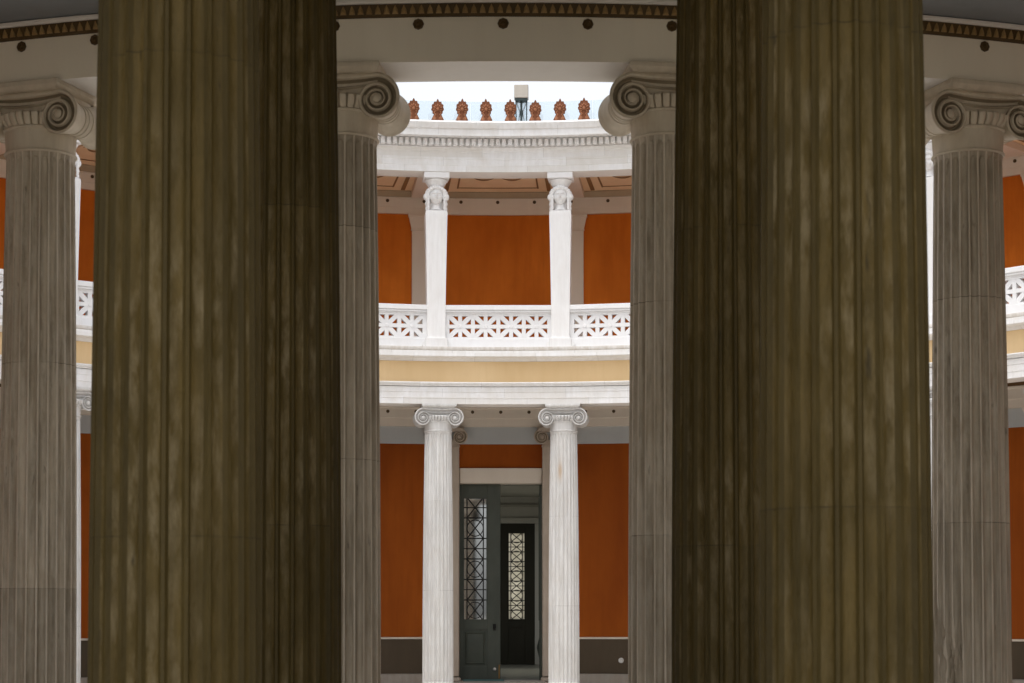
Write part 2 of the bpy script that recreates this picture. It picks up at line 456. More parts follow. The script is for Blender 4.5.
pd = column_proto('x', M['col_fore'], M['col_fore'], M['groove_near'], .040, .277, M['fillet_fore'], True)
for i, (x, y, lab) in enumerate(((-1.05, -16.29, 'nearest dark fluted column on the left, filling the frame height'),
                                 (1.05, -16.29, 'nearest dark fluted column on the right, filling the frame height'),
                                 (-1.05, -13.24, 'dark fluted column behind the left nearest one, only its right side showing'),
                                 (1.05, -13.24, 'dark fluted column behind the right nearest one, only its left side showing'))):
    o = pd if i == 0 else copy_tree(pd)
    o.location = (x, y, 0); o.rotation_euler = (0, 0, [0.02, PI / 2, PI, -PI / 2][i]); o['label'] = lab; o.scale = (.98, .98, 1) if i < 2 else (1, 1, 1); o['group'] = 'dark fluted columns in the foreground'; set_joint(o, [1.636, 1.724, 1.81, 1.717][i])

# ------------------------------------------------------------------ lower entablature ring
e = thing('entablature', 'lower entablature ring with ochre band, carried by the Ionic columns', 'entablature', (0, 0, 0))
mb = MB(); mb.sweep([(9.77, ZS), (10.23, ZS), (10.23, 5.174), (9.80, 5.174), (9.755, 5.172), (9.755, 5.09), (9.763, 5.085), (9.763, 4.985), (9.77, 4.98)], 0, 360, 1,
                    [2, 1, 0, 0, 0, 0, 0, 0, 0])
mb.build('architrave', [M['white_ring'], M['arch_in'], M['soffit']], e)
mb = MB(); mb.sweep([(9.80, 5.176), (9.90, 5.176), (9.90, 5.25), (9.715, 5.25), (9.70, 5.235), (9.71, 5.215), (9.74, 5.205), (9.745, 5.185), (9.78, 5.18)], 0, 360, 1)
mb.build('architrave_moulding', M['white_ring'], e)
mb = MB(); mb.sweep([(9.80, 5.252), (10.1, 5.252), (10.1, 5.60), (9.80, 5.60)], 0, 360, 1)
mb.build('frieze', M['ochre'], e)
mb = MB(); mb.sweep([(9.80, 5.602), (10.1, 5.602), (10.1, ZG - .002), (9.66, ZG - .002), (9.655, 5.80), (9.665, 5.775), (9.68, 5.765), (9.60, 5.755), (9.595, 5.665), (9.61, 5.655), (9.74, 5.648), (9.76, 5.63)], 0, 360, 1,
                    [0, 0, 0, 1, 1, 1, 1, 0, 0, 0, 0, 0])
mb.build('cornice', [M['white_ring'], M['ledge']], e)
# painted leaf-and-dart strip and rosettes on the ambulatory face (near side)
A0, A1 = 180 - 24, 180 + 24
mb = MB(); mb.sweep([(10.20, 5.176), (10.243, 5.176), (10.262, 5.185), (10.275, 5.248), (10.20, 5.248)], A0, A1, 1)
nl = int(R_(A1 - A0) * 10.27 / .055)
for i in range(nl):
    a = A0 + (A1 - A0) * (i + .5) / nl
    m = arc_mat(a, 10.262)
    w = .019
    mb.add([(-w, .010, 5.188), (w, .010, 5.188), (w * .75, .013, 5.215), (0, .016, 5.243), (-w * .75, .013, 5.215), (0, .024, 5.205),
            (-w, -.02, 5.188), (w, -.02, 5.188), (0, -.02, 5.243)],
           [[0, 1, 5], [1, 2, 5], [2, 3, 5], [3, 4, 5], [4, 0, 5], [1, 0, 6, 7], [3, 2, 1, 7, 8], [0, 4, 3, 8, 6]], 1, False, m)
mb.build('leaf_moulding', [M['bronze'], M['gold']], e)
mb = MB(); mb.sweep([(10.20, 5.25), (10.285, 5.25), (10.297, 5.262), (10.297, 5.277), (10.20, 5.277)], 0, 360, 1)
mb.build('fillet', M['soffit'], e)
def rosette_mb():
    mb = MB()
    mb.lathe([(.034, .0), (.034, .008), (.027, .016), (.018, .012), (.012, .02), (.0005, .024)], 32, 0, Matrix.Rotation(-PI / 2, 4, 'X'), True,
             lambda a, r, z: .10 * r * math.cos(8 * a) if .015 < r < .033 else .04 * r * math.cos(8 * a))
    return mb
ros = None
def rosette_at(parent, a, r, z, inward=False, sc=1.0):
    global ros
    if ros is None:
        ros = rosette_mb().mesh('rosette', M['bronze'])
    o = bpy.data.objects.new('rosette', ros); COL.objects.link(o); o.parent = parent
    o.location = pol(a, r, z); o.rotation_euler = (0, 0, -R_(a) + (PI if inward else 0)); o.scale = (sc, sc, sc)
for i in range(-7, 7):
    rosette_at(e, 180 + (i + .5) * 3 - 1.45, 10.228, 5.13)

# ------------------------------------------------------------------ floors, slab, ceilings, ground
mb = MB(); mb.sweep([(10.102, 5.285), (13.15, 5.285), (13.15, ZG - .004), (10.102, ZG - .004)], 0, 360, 1.5, [1, 0, 0, 0])
struct('gallery_floor', mb, [M['soffit'], M['ceil_grey']])
mb = MB(); n = 96
mb.add([(0, 0, 0)] + [pol(360 * i / n, 13.3, 0) for i in range(n)], [[0, 1 + (i + 1) % n, 1 + i] for i in range(n)])
struct('court_floor', mb, M['floor'])
mb = MB(); mb.add([(-900, -900, -.06), (900, -900, -.06), (900, 900, -.06), (-900, 900, -.06)], [[0, 1, 2, 3]])
struct('ground', mb, M['ground'])

# ------------------------------------------------------------------ lower wall
DA = 3.38; NA = 180 - 24
segs = [(DA, NA), (-NA, -DA)]
lw = thing('curved_wall', 'lower curved orange wall with brown dado behind the far columns', 'wall')
def ringpart(name, prof, mat, parent, sg, step=1.5, mi=0):
    mb = MB()
    for a, b in sg: mb.sweep(prof, a, b, step, mi)
    return mb.build(name, mat, parent)
ringpart('plinth', [(12.74, 0.0), (13.2, 0.0), (13.2, .345), (12.76, .345), (12.74, .33)], M['plinth'], lw, segs)
ringpart('dado', [(12.80, .347), (13.2, .347), (13.2, .965), (12.80, .965)], M['dado'], lw, segs)
ringpart('dado_rail', [(12.775, .967), (13.2, .967), (13.2, 1.003), (12.775, 1.003), (12.768, .985)], M['cream'], lw, segs)
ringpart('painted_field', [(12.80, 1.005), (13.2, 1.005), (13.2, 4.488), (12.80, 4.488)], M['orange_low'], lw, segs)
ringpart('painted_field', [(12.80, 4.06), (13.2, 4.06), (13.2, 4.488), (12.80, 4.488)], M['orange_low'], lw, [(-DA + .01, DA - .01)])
full2 = [(-NA, NA)]
ringpart('frieze_band', [(12.79, 4.49), (13.2, 4.49), (13.2, 4.80), (12.79, 4.80)], M['bluegrey'], lw, full2)
ringpart('architrave', [(12.73, 4.802), (13.2, 4.802), (13.2, 5.16), (12.69, 5.16), (12.69, 5.135), (12.715, 5.12), (12.715, 4.95), (12.725, 4.945)], M['cream'], lw, full2)
ringpart('crown_moulding', [(12.66, 5.162), (13.2, 5.162), (13.2, 5.283), (12.58, 5.283), (12.58, 5.25), (12.62, 5.20)], M['brown'], lw, full2)
for i in range(-8, 9):
    rosette_at(lw, i * 2.3, 12.717, 5.065, True, .88)
def anta(parent, a, z0, zcap, z1, w=.21, mat=None):
    mb = MB(); m = arc_mat(a, 12.80)
    mb.box(-w, w, -.07, .05, z0, zcap, 0, m, .006)
    mb.box(-w - .015, w + .015, -.085, .05, zcap + .001, zcap + .03, 0, m, .005)
    rings = []
    for h, d, z in ((w, .07, zcap + .031), (w + .01, .075, zcap + .05), (w + .055, .10, z1 - .05), (w + .065, .11, z1 - .048), (w + .065, .11, z1 - .003)):
        rings.append([(-h, -d, z), (h, -d, z), (h, .05, z), (-h, .05, z)])
    mb.loft(rings, 0, False, True, m)
    return mb.build('pilaster', mat, parent)
for k in (-9, -7, -5, -3, 3, 5, 7, 9):
    anta(lw, 6.1 * k * (1.018 if abs(k) > 4 else 1), .347, 4.55, 4.80, mat=M['cream'])

# door surround: lintel and two Ionic pilasters
ds = thing('door_surround', 'tan marble surround with scroll pilasters and plain lintel around the door', 'door surround', (0, 12.8, 0))
mb = MB(); mb.box(-.745, .745, -.06, .30, 3.78, 4.055, 0, None, .012); mb.build('lintel', M['cream'], ds)
def door_pilaster(sx):
    mb = MB(); c = sx * .985; w = .235
    mb.box(c - w, c + w, -.16, .30, .30, 4.43, 0, None, .012)
    o = mb.build('pilaster', M['pil'], ds)
    mb = MB()
    mb.box(c - w - .065, c + w + .065, -.225, .0, .0, .12, 0, None, .02)
    mb.box(c - w - .05, c + w + .05, -.21, .0, .122, .20, 0, None, .035)
    mb.box(c - w - .028, c + w + .028, -.188, .0, .202, .28, 0, None, .03)
    mb.build('base', M['pil'], o)
    mb = MB()
    mb.box(c - w - .012, c + w + .012, -.172, .0, 4.432, 4.46, 0, None, .006)
    mb.box(c - w + .005, c + w - .005, -.16, .0, 4.462, 4.56, 0, None, .004)
    mb.box(c - w - .09, c + w + .09, -.19, .0, 4.70, 4.79, 0, None, .012)
    cp = mb.build('capital', M['pil'], o)
    for s2 in (-1, 1):
        v = volute_mb(s2)
        sc = Matrix.Translation((c - s2 * .02, -.06, 4.83)) @ Matrix.Scale(.98, 4, (0, 0, 1)) @ Matrix.Scale(.62, 4, (0, 1, 0))
        mb = MB(); mb.add(v.v, v.f, list(v.mi), True, sc); mb.build('volute', [M['pil'], M['groove_near']], cp, ang=45)
for sx in (-1, 1): door_pilaster(sx)

# ------------------------------------------------------------------ door leaves
def leaf(name_label, cat_label, x0, x1, y, z0, z1, loc, rz, mat, pane_mat, gx0, gx1, gz0, gz1, mods, panel=True):
    """framed leaf in its own plane (local x), hinge at local origin"""
    d = thing('door_leaf', name_label, 'door', loc, rz)
    th = .035
    mb = MB()
    mb.box(x0, gx0, -th, th, z0, z1, 0, None, .004); mb.box(gx1, x1, -th, th, z0, z1, 0, None, .004)
    mb.box(gx0, gx1, -th + .002, th - .002, gz1, z1, 0); mb.box(gx0, gx1, -th + .002, th - .002, gz0 - .16, gz0, 0)
    mb.box(gx0, gx1, -th + .002, th - .002, z0, z0 + .24, 0)
    pz0, pz1 = z0 + .24, gz0 - .16
    mb.box(gx0, gx1, -.012, .012, pz0, pz1)
    for q in (-1, 1):                                       # glazing beads
        mb.box(gx0, gx0 + .022, min(q * .02, q * .046), max(q * .02, q * .046), gz0, gz1); mb.box(gx1 - .022, gx1, min(q * .02, q * .046), max(q * .02, q * .046), gz0, gz1)
        mb.box(gx0 + .022, gx1 - .022, min(q * .02, q * .046), max(q * .02, q * .046), gz0, gz0 + .022); mb.box(gx0 + .022, gx1 - .022, min(q * .02, q * .046), max(q * .02, q * .046), gz1 - .022, gz1)
    mb.build('frame', mat, d)
    if panel:
        mb = MB(); a, b = gx0 + .035, gx1 - .035; c, e2 = pz0 + .035, pz1 - .035; i = .10
        cx, cz = (a + b) / 2, (c + e2) / 2
        for q in (-1, 1):
            mb.add([(a, q * .013, c), (b, q * .013, c), (b, q * .013, e2), (a, q * .013, e2),
                    (a + .03, q * .034, c + .03), (b - .03, q * .034, c + .03), (b - .03, q * .034, e2 - .03), (a + .03, q * .034, e2 - .03),
                    (a + .05, q * .02, c + .05), (b - .05, q * .02, c + .05), (b - .05, q * .02, e2 - .05), (a + .05, q * .02, e2 - .05),
                    (cx, q * .085, cz)],
                   [[0, 1, 5, 4], [1, 2, 6, 5], [2, 3, 7, 6], [3, 0, 4, 7], [4, 5, 9, 8], [5, 6, 10, 9], [6, 7, 11, 10], [7, 4, 8, 11],
                    [8, 9, 12], [9, 10, 12], [10, 11, 12], [11, 8, 12]])
        mb.build('panel', mat, d)
    mb = MB(); mb.box(gx0 + .004, gx1 - .004, -.003, .003, gz0 + .004, gz1 - .004); mb.build('pane', pane_mat, d)
    mb = MB(); r = .0105
    W = gx1 - gx0; ix0, ix1 = gx0 + W * .17, gx1 - W * .17
    for x in (ix0, ix1): mb.tube([(x, -.022, gz0), (x, -.022, gz1)], r, 6)
    H = (gz1 - gz0) / mods
    for k in range(mods + 1):
        z = min(max(gz0 + k * H, gz0 + .012), gz1 - .012)
        mb.tube([(gx0, -.024, z), (gx1, -.024, z)], r, 6)
        if k < mods:
            za, zb = gz0 + k * H, gz0 + (k + 1) * H
            mb.tube([(ix0, -.020, za), (ix1, -.020, zb)], r, 6); mb.tube([(ix1, -.026, za), (ix0, -.026, zb)], r, 6)
            if k % 2 == 0:
                mb.tube([(ix0 + (ix1 - ix0) * (.5 + .5 * math.cos(2 * PI * i / 16)) * .999, -.030, (za + zb) / 2 + .5 * (ix1 - ix0) * math.sin(2 * PI * i / 16)) for i in range(17)], r * .8, 5)
            if k % 2 == 1:
                zm = (za + zb) / 2
                mb.tube([(gx0, -.029, zm), (gx1, -.029, zm)], r * .8, 6)
    mb.build('grille', M['iron'], d)
    return d
YD = 13.02
ld = leaf('grey green left door leaf with iron lattice glass and raised lower panel', 'door', 0, .735, 0, .225, 3.775, (-.74, YD, 0), 0,
          M['door'], M['pane'], .05, .50, 1.30, 3.54, 6)
mb = MB(); mb.box(.60, .655, -.048, -.035, 1.12, 1.24, 0, None, .004); mb.lathe([(.0005, 0), (.012, .001), (.012, .03), (.026, .04), (.028, .055), (.018, .068), (.0005, .07)], 16, 0, Matrix.Translation((.628, -.047, 1.19)) @ Matrix.Rotation(PI / 2, 4, 'X'))
mb.build('knob', M['iron'], ld)
mb = MB(); mb.lathe([(.0005, 0), (.03, .001), (.03, .02), (.02, .05), (.012, .055), (.0005, .056)], 16, 0, Matrix.Translation((.628, -.036, .42)) @ Matrix.Rotation(PI / 2, 4, 'X'))
mb.build('door_stop', M['plastic'], ld)
mb = MB(); mb.box(.70, .722, -.05, -.034, .25, .50, 0, None, .004); mb.build('bolt', M['brass'], ld)
leaf('grey green right door leaf swung open into the passage', 'door', 0, .735, 0, .225, 3.775, (.735, YD + .05, 0), R_(88),
     M['door'], M['pane'], .05, .50, 1.30, 3.54, 6)
YB = 24.1
leaf('dark far door leaf with pale lattice glass, seen through the open doorway', 'door', 0, .80, 0, .225, 3.58, (.02, YB - .02, 0), 0,
     M['door_dark'], M['frost'], .16, .58, 1.28, 3.37, 9, False)
mb = MB(); mb.box(-.80, .80, 12.10, 13.25, .0, .218, 0, None, .012)
tag(mb.build('door_step', M['plinth'], None), 'low stone step at the foot of the grey green door', 'step')
mb = MB(); mb.box(-.68, .06, 12.35, 12.80, .219, .240, 0, None, .006)
tag(mb.build('door_mat', M['teal'], None), 'teal mat edge lying on the step before the left door leaf', 'mat')
# passage behind the door
mb = MB(); mb.box(-1.8, 1.8, 13.2, YB + .3, .0, .222)
struct('passage_floor', mb, M['passage_floor'])
pw = thing('passage', 'dim olive grey passage walls seen through the open doorway', 'passage', (0, 13.2, 0))
def pbox(name, *a, mat=M['passage']):
    mb = MB(); mb.box(*a); o = mb.build(name, mat, pw); return o
for sx in (-1, 1):
    mb = MB(); xa, xb = min(sx * 1.8, sx * 2.0), max(sx * 1.8, sx * 2.0); ye = YB + .3 - 13.2
    mb.box(xa, xb, .01, 6.2, 0, 4.4); mb.box(xa, xb, 10.3, ye, 0, 4.4); mb.box(xa, xb, 6.2, 10.3, 0, 1.1); mb.box(xa, xb, 6.2, 10.3, 3.9, 4.4)   # unseen side openings, added to light the passage
    mb.build('wall', M['passage'], pw)
pbox('ceiling', -1.8, 1.8, .01, .9, 4.22, 4.4); pbox('ceiling', -1.8, 1.8, 6.3, YB + .3 - 13.2, 4.22, 4.4)
for sx in (-1, 1): pbox('ceiling', min(sx * 1.5, sx * 1.8), max(sx * 1.5, sx * 1.8), .9, 6.3, 4.22, 4.4)      # gap between: unseen opening added to let light into the passage
yb = YB - 13.2
pbox('end_wall', -1.799, -.82, yb - .0, yb + .2, .222, 4.219, mat=M['passage_end']); pbox('end_wall', .93, 1.799, yb, yb + .2, .222, 4.219, mat=M['passage_end'])
pbox('end_wall', -.82, .93, yb, yb + .2, 3.72, 4.219, mat=M['passage_end'])
pbox('end_wall', -.82, .06, yb + .03, yb + .2, .222, 3.72, mat=M['door_dark'])
pbox('door_frame', .79, .93, yb + .03, yb + .1, .222, 3.72, mat=M['door_dark']); pbox('door_frame', .06, .79, yb + .03, yb + .1, 3.55, 3.72, mat=M['door_dark']); pbox('sill', .06, .79, yb + .03, yb + .1, .222, .30, mat=M['door_dark'])
pbox('door_frame', .825, .928, yb - .06, yb + .1, .222, 3.585, mat=M['passage_end'])
pbox('door_frame', -.1, .928, yb - .06, yb + .1, 3.587, 3.715, mat=M['passage_end'])
pbox('moulding', -1.79, 1.79, yb - .05, yb - .002, 3.98, 4.04, mat=M['passage'])
# jamb lining of the opening is closed by the door surround; reveal walls
for sx in (-1, 1):
    mb = MB(); mb.box(min(sx * .742, sx * 1.79), max(sx * .742, sx * 1.79), .012, .16, .222, 3.775); mb.build('jamb', M['passage'], pw)
pbox('jamb', -1.79, 1.79, .012, .16, 3.777, 4.215)
# socket on the dado
mb = MB(); m = arc_mat(9.72, 12.80, .585) @ Matrix.Rotation(PI / 2, 4, 'X')
mb.lathe([(.0005, -.01), (.048, -.01), (.050, .012), (.042, .022), (.030, .022), (.026, .012), (.0005, .012)], 24, 0, m)
tag(mb.build('wall_socket', M['plastic'], None), 'small round white socket on the brown dado right of the door', 'socket')

# ------------------------------------------------------------------ upper gallery: wall, ceiling, entablature
uw = thing('curved_wall', 'upper curved orange gallery wall with cream pilasters behind the caryatids', 'wall')
FU = [(-96, 96)]
UO = -.25
ringpart('painted_field', [(12.80, ZG), (13.2, ZG), (13.2, 8.66), (12.80, 8.66)], M['orange'], uw, FU)
ringpart('architrave', [(12.74, 8.662), (13.2, 8.662), (13.2, 8.955), (12.72, 8.955), (12.72, 8.94), (12.735, 8.93), (12.735, 8.78), (12.74, 8.775)], M['cream'], uw, FU)
ringpart('crown_moulding', [(12.68, 8.957), (13.2, 8.957), (13.2, 9.046), (12.60, 9.046), (12.60, 9.03), (12.64, 8.99)], M['moulding'], uw, FU)
for k in ORD: anta(uw, 6.1 * k * (1.024 if abs(k) > 4 else 1) + UO, ZG, 8.36, 8.655, .20, M['cream'])
for i in range(-19, 20): rosette_at(uw, i * 3.0 + UO, 12.737, 8.888, True, .9)
cl = thing('gallery_ceiling', 'painted tan gallery ceiling with brown bordered panels above the caryatids', 'ceiling')
ringpart('ceiling_field', [(10.22, 9.05), (13.2, 9.05), (13.2, 9.2), (10.22, 9.2)], M['ceil_tan'], cl, FU)
for k in ORD:
    mb = MB(); m = arc_mat(6.05 * k + UO, 11.4)
    mb.box(-.23, .23, -1.18, 1.24, 8.93, 9.048, 0, m, .01)
    mb.build('ceiling_beam', M['cream'], cl)
for k in ORD[:-1]:
    a = 6.05 * (k + 1) + UO
    mb = MB()
    for s in (-1, 1):
        mb.sweep([(10.34, 9.032), (12.50, 9.032), (12.50, 9.048), (10.34, 9.048)], a + s * 4.25 - .16, a + s * 4.25 + .16, .5)
        mb.sweep([(10.55, 9.038), (12.30, 9.038), (12.30, 9.048), (10.55, 9.048)], a + s * 3.35 - .07, a + s * 3.35 + .07, .5)
    for r0, r1 in ((10.34, 10.44),):
        mb.sweep([(r0, 9.034), (r1, 9.034), (r1, 9.048), (r0, 9.048)], a - 3.86, a + 3.86, .8)
    for r0, r1 in ((10.56, 10.585), (12.25, 12.275)):
        mb.sweep([(r0, 9.039), (r1, 9.039), (r1, 9.048), (r0, 9.048)], a - 3.27, a + 3.27, .8)
    mb.build('painted_border', M['border'], cl)
    mb = MB(); m = arc_mat(a, 11.45, 9.044)                       # winged scroll ornament
    for s in (-1, 1):
        pts = [(s * (.06 + .44 * t), .25 * math.sin(2.6 * t) - .35 * t * t, 0) for t in [i / 14 for i in range(15)]]
        w = [.010 + .045 * math.sin(PI * i / 14) for i in range(15)]
        vs = [(p[0], p[1] - q, .0) for p, q in zip(pts, w)] + [(p[0], p[1] + q, .0) for p, q in zip(pts, w)]
        vs2 = [(x, y, -.006) for x, y, z in vs]
        fs = [[i, i + 1, 16 + i, 15 + i] for i in range(14)]
        mb.add(vs2, fs, 0, False, m)
    for i in range(7):
        b = R_(-60 + 20 * i); L = .34 - .02 * abs(i - 3)
        mb.add([(-.025 * math.cos(b), .025 * math.sin(b) - .3, -.005), (math.sin(b) * L * .6 - .02, math.cos(b) * L * .6 - .3, -.005), (math.sin(b) * L, math.cos(b) * L - .3, -.005), (math.sin(b) * L * .6 + .02, math.cos(b) * L * .6 - .3, -.005)], [[0, 1, 2, 3]], 0, False, m)
    mb.build('painted_ornament', M['border'], cl, recalc=False)
ue = thing('entablature', 'upper white entablature with dentil row, carried by the caryatids below the skyline', 'entablature')
ringpart('architrave', [(9.76, ZU), (10.24, ZU), (10.24, 9.19), (9.70, 9.19), (9.69, 9.15), (9.73, 9.11), (9.735, 9.085), (9.742, 9.08), (9.742, 8.965), (9.752, 8.958), (9.752, 8.865), (9.76, 8.858)],
         [M['white_ring'], M['soffit']], ue, FU, 1, [1, 1, 0, 0, 0, 0, 0, 0, 0, 0, 0, 0])
ringpart('corona', [(9.66, 9.192), (10.3, 9.192), (10.3, 9.50), (9.30, 9.50), (9.285, 9.47), (9.31, 9.42), (9.33, 9.385), (9.36, 9.375), (9.36, 9.27), (9.38, 9.266), (9.62, 9.29), (9.66, 9.285)], M['white_ring'], ue, FU, 1)
mb = MB(); nd = 300
for i in range(nd):
    a = -90 + 180 * (i + .5) / nd
    mb.box(-.033, .033, -.10, .0, 9.165, 9.272, 0, arc_mat(a, 9.665), .004)
mb.build('dentils', M['white_ring'], ue)
mb = MB(); mb.sweep([(9.40, 9.502), (13.4, 9.502), (13.4, 9.56), (9.50, 9.53)], -96, 96, 1.5)
struct('gallery_roof', mb, M['roof'])

# ------------------------------------------------------------------ caryatid herms
def head_mb():
    mb = MB(); nu, nv = 40, 30; rings = []
    for j in range(1, nv):
        v = PI * j / nv; row = []
        for i in range(nu):
            u = 2 * PI * i / nu
            d = Vector((math.sin(v) * math.sin(u), -math.sin(v) * math.cos(u), -math.cos(v)))
            x, y, z = d.x * .094, d.y * .112, d.z * .142
            if d.z < 0: x *= 1 - .22 * d.z * d.z; y *= 1 - .05 * d.z * d.z
            if d.y < 0:
                g = lambda cx, cz, sx, sz: math.exp(-((x - cx) / sx) ** 2 - ((z - cz) / sz) ** 2)
                k = -d.y * 1.7
                for s in (-1, 1):
                    y += k * .020 * g(s * .036, .022, .022, .016)
                    y -= k * .009 * g(s * .036, .020, .013, .009)
                    y -= k * .008 * g(s * .036, .048, .03, .010)
                    y -= k * .008 * g(s * .05, -.035, .024, .03)
                y -= k * .030 * g(0, -.022, .013, .018); y -= k * .018 * g(0, .010, .010, .030)
                y -= k * .014 * g(0, -.060, .024, .007); y += k * .009 * g(0, -.068, .03, .004); y -= k * .013 * g(0, -.076, .020, .007)
                y += k * .008 * g(0, -.090, .03, .008)
                y -= k * .016 * g(0, -.118, .026, .020)
            row.append((x, y, z))
        rings.append(row)
    mb.loft(rings, 0, True, True)
    mb.loft([[(.072 * c * math.cos(2 * PI * i / 20), .015 + .070 * c * math.sin(2 * PI * i / 20), z) for i in range(20)] for c, z in ((.85, -.08), (.82, -.13), (.95, -.18), (1.25, -.215))])
    return mb
def hair_mb():
    mb = MB()
    mb.loft([[((.126 * math.cos(t)) * (1 + .04 * math.cos(9 * a)) * math.sin(a), .028 + .128 * math.cos(t) * math.cos(a) * (1 + .04 * math.cos(9 * a)), .02 + .148 * math.sin(t))
              for a in [R_(-118 + 236 * i / 36) for i in range(37)]] for t in [R_(-62 + 150 * j / 12) for j in range(13)]], 0, True, False, closed=False)
    def blob(x, y, z, a, b, c):
        mb.lathe([(max(.0005, math.sin(PI * j / 8)), -math.cos(PI * j / 8)) for j in range(9)], 14, 0,
                 Matrix.Translation((x, y, z)) @ Matrix.Diagonal((a, b, c, 1)))
    mb.loft([[(rx * math.cos(2 * PI * i / 24), cy_ + ry * math.sin(2 * PI * i / 24), z) for i in range(24)] for rx, ry, cy_, z in
             ((.10, .07, .06, .05), (.125, .08, .06, -.02), (.122, .08, .065, -.12), (.118, .07, .07, -.20), (.105, .05, .07, -.26))], 0, True, True)
    for k in range(13):                                     # waved hair rolled round the face
        b = R_(-112 + 224 * k / 12)
        blob(.122 * math.sin(b), -.058 + .03 * abs(math.sin(b)), .030 + .110 * math.cos(b), .036, .046, .038)
    for s in (-1, 1):
        blob(s * .134, -.020, -.005, .042, .055, .060)
        for q, (dx, dy) in enumerate(((.110, -.055), (.128, -.025))):      # tresses onto the shoulders
            pts = [(s * (dx + .004 * math.sin(i * 1.9 + q)), dy - .01 * i / 9, -.03 - .225 * i / 9) for i in range(10)]
            mb.tube(pts, [.022 + .004 * math.sin(i * 2.2) - .006 * i / 9 for i in range(10)], 8)
    return mb
cy = thing('caryatid', 'x', 'caryatid')
mb = MB(); mb.box(-.185, .185, -.185, .185, 0, .16, 0, None, .008)
for s in (-1, 1): mb.lathe([(.042, 0), (.042, .30)], 16, 0, Matrix.Translation((s * .195, .15, .06)) @ Matrix.Rotation(PI / 2, 4, 'X'))
mb.build('base', M['statue'], cy)
mb = MB(); rings = []
for z, w, d in ((.162, .158, .15), (.18, .150, .145), (.21, .146, .14), (1.0, .158, .148), (1.8, .172, .158), (2.20, .181, .164), (2.262, .182, .164), (2.292, .174, .155), (2.306, .150, .125)):
    row = []
    for i in range(9):                                      # front with shallow drapery grooves
        x = -1 + 2 * i / 8
        row.append((x * w, -d + (.010 if i % 2 and .2 < z < 2.2 else 0) + (.012 if abs(x) == 1 else 0), z))
    row += [(w, d, z), (-w, d, z)]
    rings.append(row)
mb.loft(rings, 0, False, True); bd = mb.build('body', M['statue'], cy)
hd = head_mb().build('head', M['statue'], cy, ang=60); hd.location = (0, -.06, 2.535); hd.scale = (1.24, 1.12, 1.04)
hair_mb().build('hair', M['statue'], hd, ang=60)
mb = MB(); mb.lathe([(.118, 2.66), (.126, 2.675), (.128, 2.69), (.122, 2.70), (.128, 2.715), (.140, 2.735), (.165, 2.775), (.186, 2.80), (.188, 2.815), (.18, 2.826), (.175, 2.829)], 48, 0,
                    None, True, lambda a, r, z: .006 * math.cos(20 * a) if 2.72 < z < 2.79 else 0)
cp = mb.build('capital', M['statue'], cy)
mb = MB(); mb.box(-.212, .212, -.21, .21, 2.83, ZU - ZG - .002, 0, None, .008); mb.build('abacus', M['white'], cp)
CARLAB = {-9: 'white caryatid post at the left edge, hidden by the near column', -7: 'white caryatid post beside the leftmost near column, only a strip showing',
          -5: 'white caryatid post behind the left dark foreground column', -3: 'white caryatid post behind the left dark pair of columns',
          -1: 'white caryatid with tapering body, left of the two fully seen', 1: 'white caryatid with tapering body, right of the two fully seen',
          3: 'white caryatid post behind the right dark pair of columns', 5: 'white caryatid post behind the right dark foreground column',
          7: 'white caryatid half seen between right dark column and rightmost near column', 9: 'white caryatid post at the right edge behind the near column'}
for i, k in enumerate(ORD):
    o = cy if i == 0 else copy_tree(cy)
    o.location = pol(6 * k + UO, 9.98, ZG); o.rotation_euler = (0, 0, -R_(6 * k + UO)); o['label'] = CARLAB[k]; o['group'] = 'caryatids along the gallery'

# ------------------------------------------------------------------ pierced balustrades
bl = thing('balustrade', 'x', 'balustrade')
L = .895
mb = MB(); mb.box(-L, L, -.085, .085, 0, .163, 0, None, .006); mb.build('base', M['white'], bl)
mb = MB(); pw_, z0 = .212, .165; ph = .207; T = .055
xs0 = -4 * pw_
for row in range(3):
    zz = z0 + row * ph
    mb.box(-L, L, -T, T, zz - (.0 if row == 0 else .031), zz + (.031 if row < 2 else .0), 0)
for c in range(9):
    x = xs0 + c * pw_
    mb.box(max(-L, x - .033), min(L, x + .033), -T + .003, T - .003, z0 + .030, z0 + 2 * ph - .030)
for s in (-1, 1): mb.box(min(s * .83, s * L), max(s * .83, s * L), -T + .0015, T - .0015, z0 + .029, z0 + 2 * ph - .029)
for st in range(4):
    cx = xs0 + (2 * st + 1) * pw_; cz = z0 + ph
    for sx in (-1, 1):
        for sz in (-1, 1):
            dx, dz = sx * pw_, sz * ph; ln = math.hypot(dx, dz); nx, nz = -dz / ln * .038, dx / ln * .038
            q = T - .006; f0, f1 = .04, .96
            pts = [(cx + dx * f0 + nx, cz + dz * f0 + nz), (cx + dx * f0 - nx, cz + dz * f0 - nz), (cx + dx * f1 - nx, cz + dz * f1 - nz), (cx + dx * f1 + nx, cz + dz * f1 + nz)]
            mb.loft([[(p[0], -q, p[1]) for p in pts], [(p[0], q, p[1]) for p in pts]], 0, False, True)
    mb.lathe([(.0005, T + .012), (.03, T + .008), (.034, T - .004), (.034, T - .02)], 16, 0, Matrix.Translation((cx, 0, cz)) @ Matrix.Rotation(PI / 2, 4, 'X'))
mb.build('pierced_panel', M['white'], bl)
mb = MB(); mb.box(-L, L, -.07, .07, z0 + 2 * ph + .001, .60, 0); mb.box(-L, L, -.10, .10, .602, .635, 0, None, .008); mb.box(-L, L, -.12, .12, .637, .72, 0, None, .014); mb.build('rail', M['white'], bl)
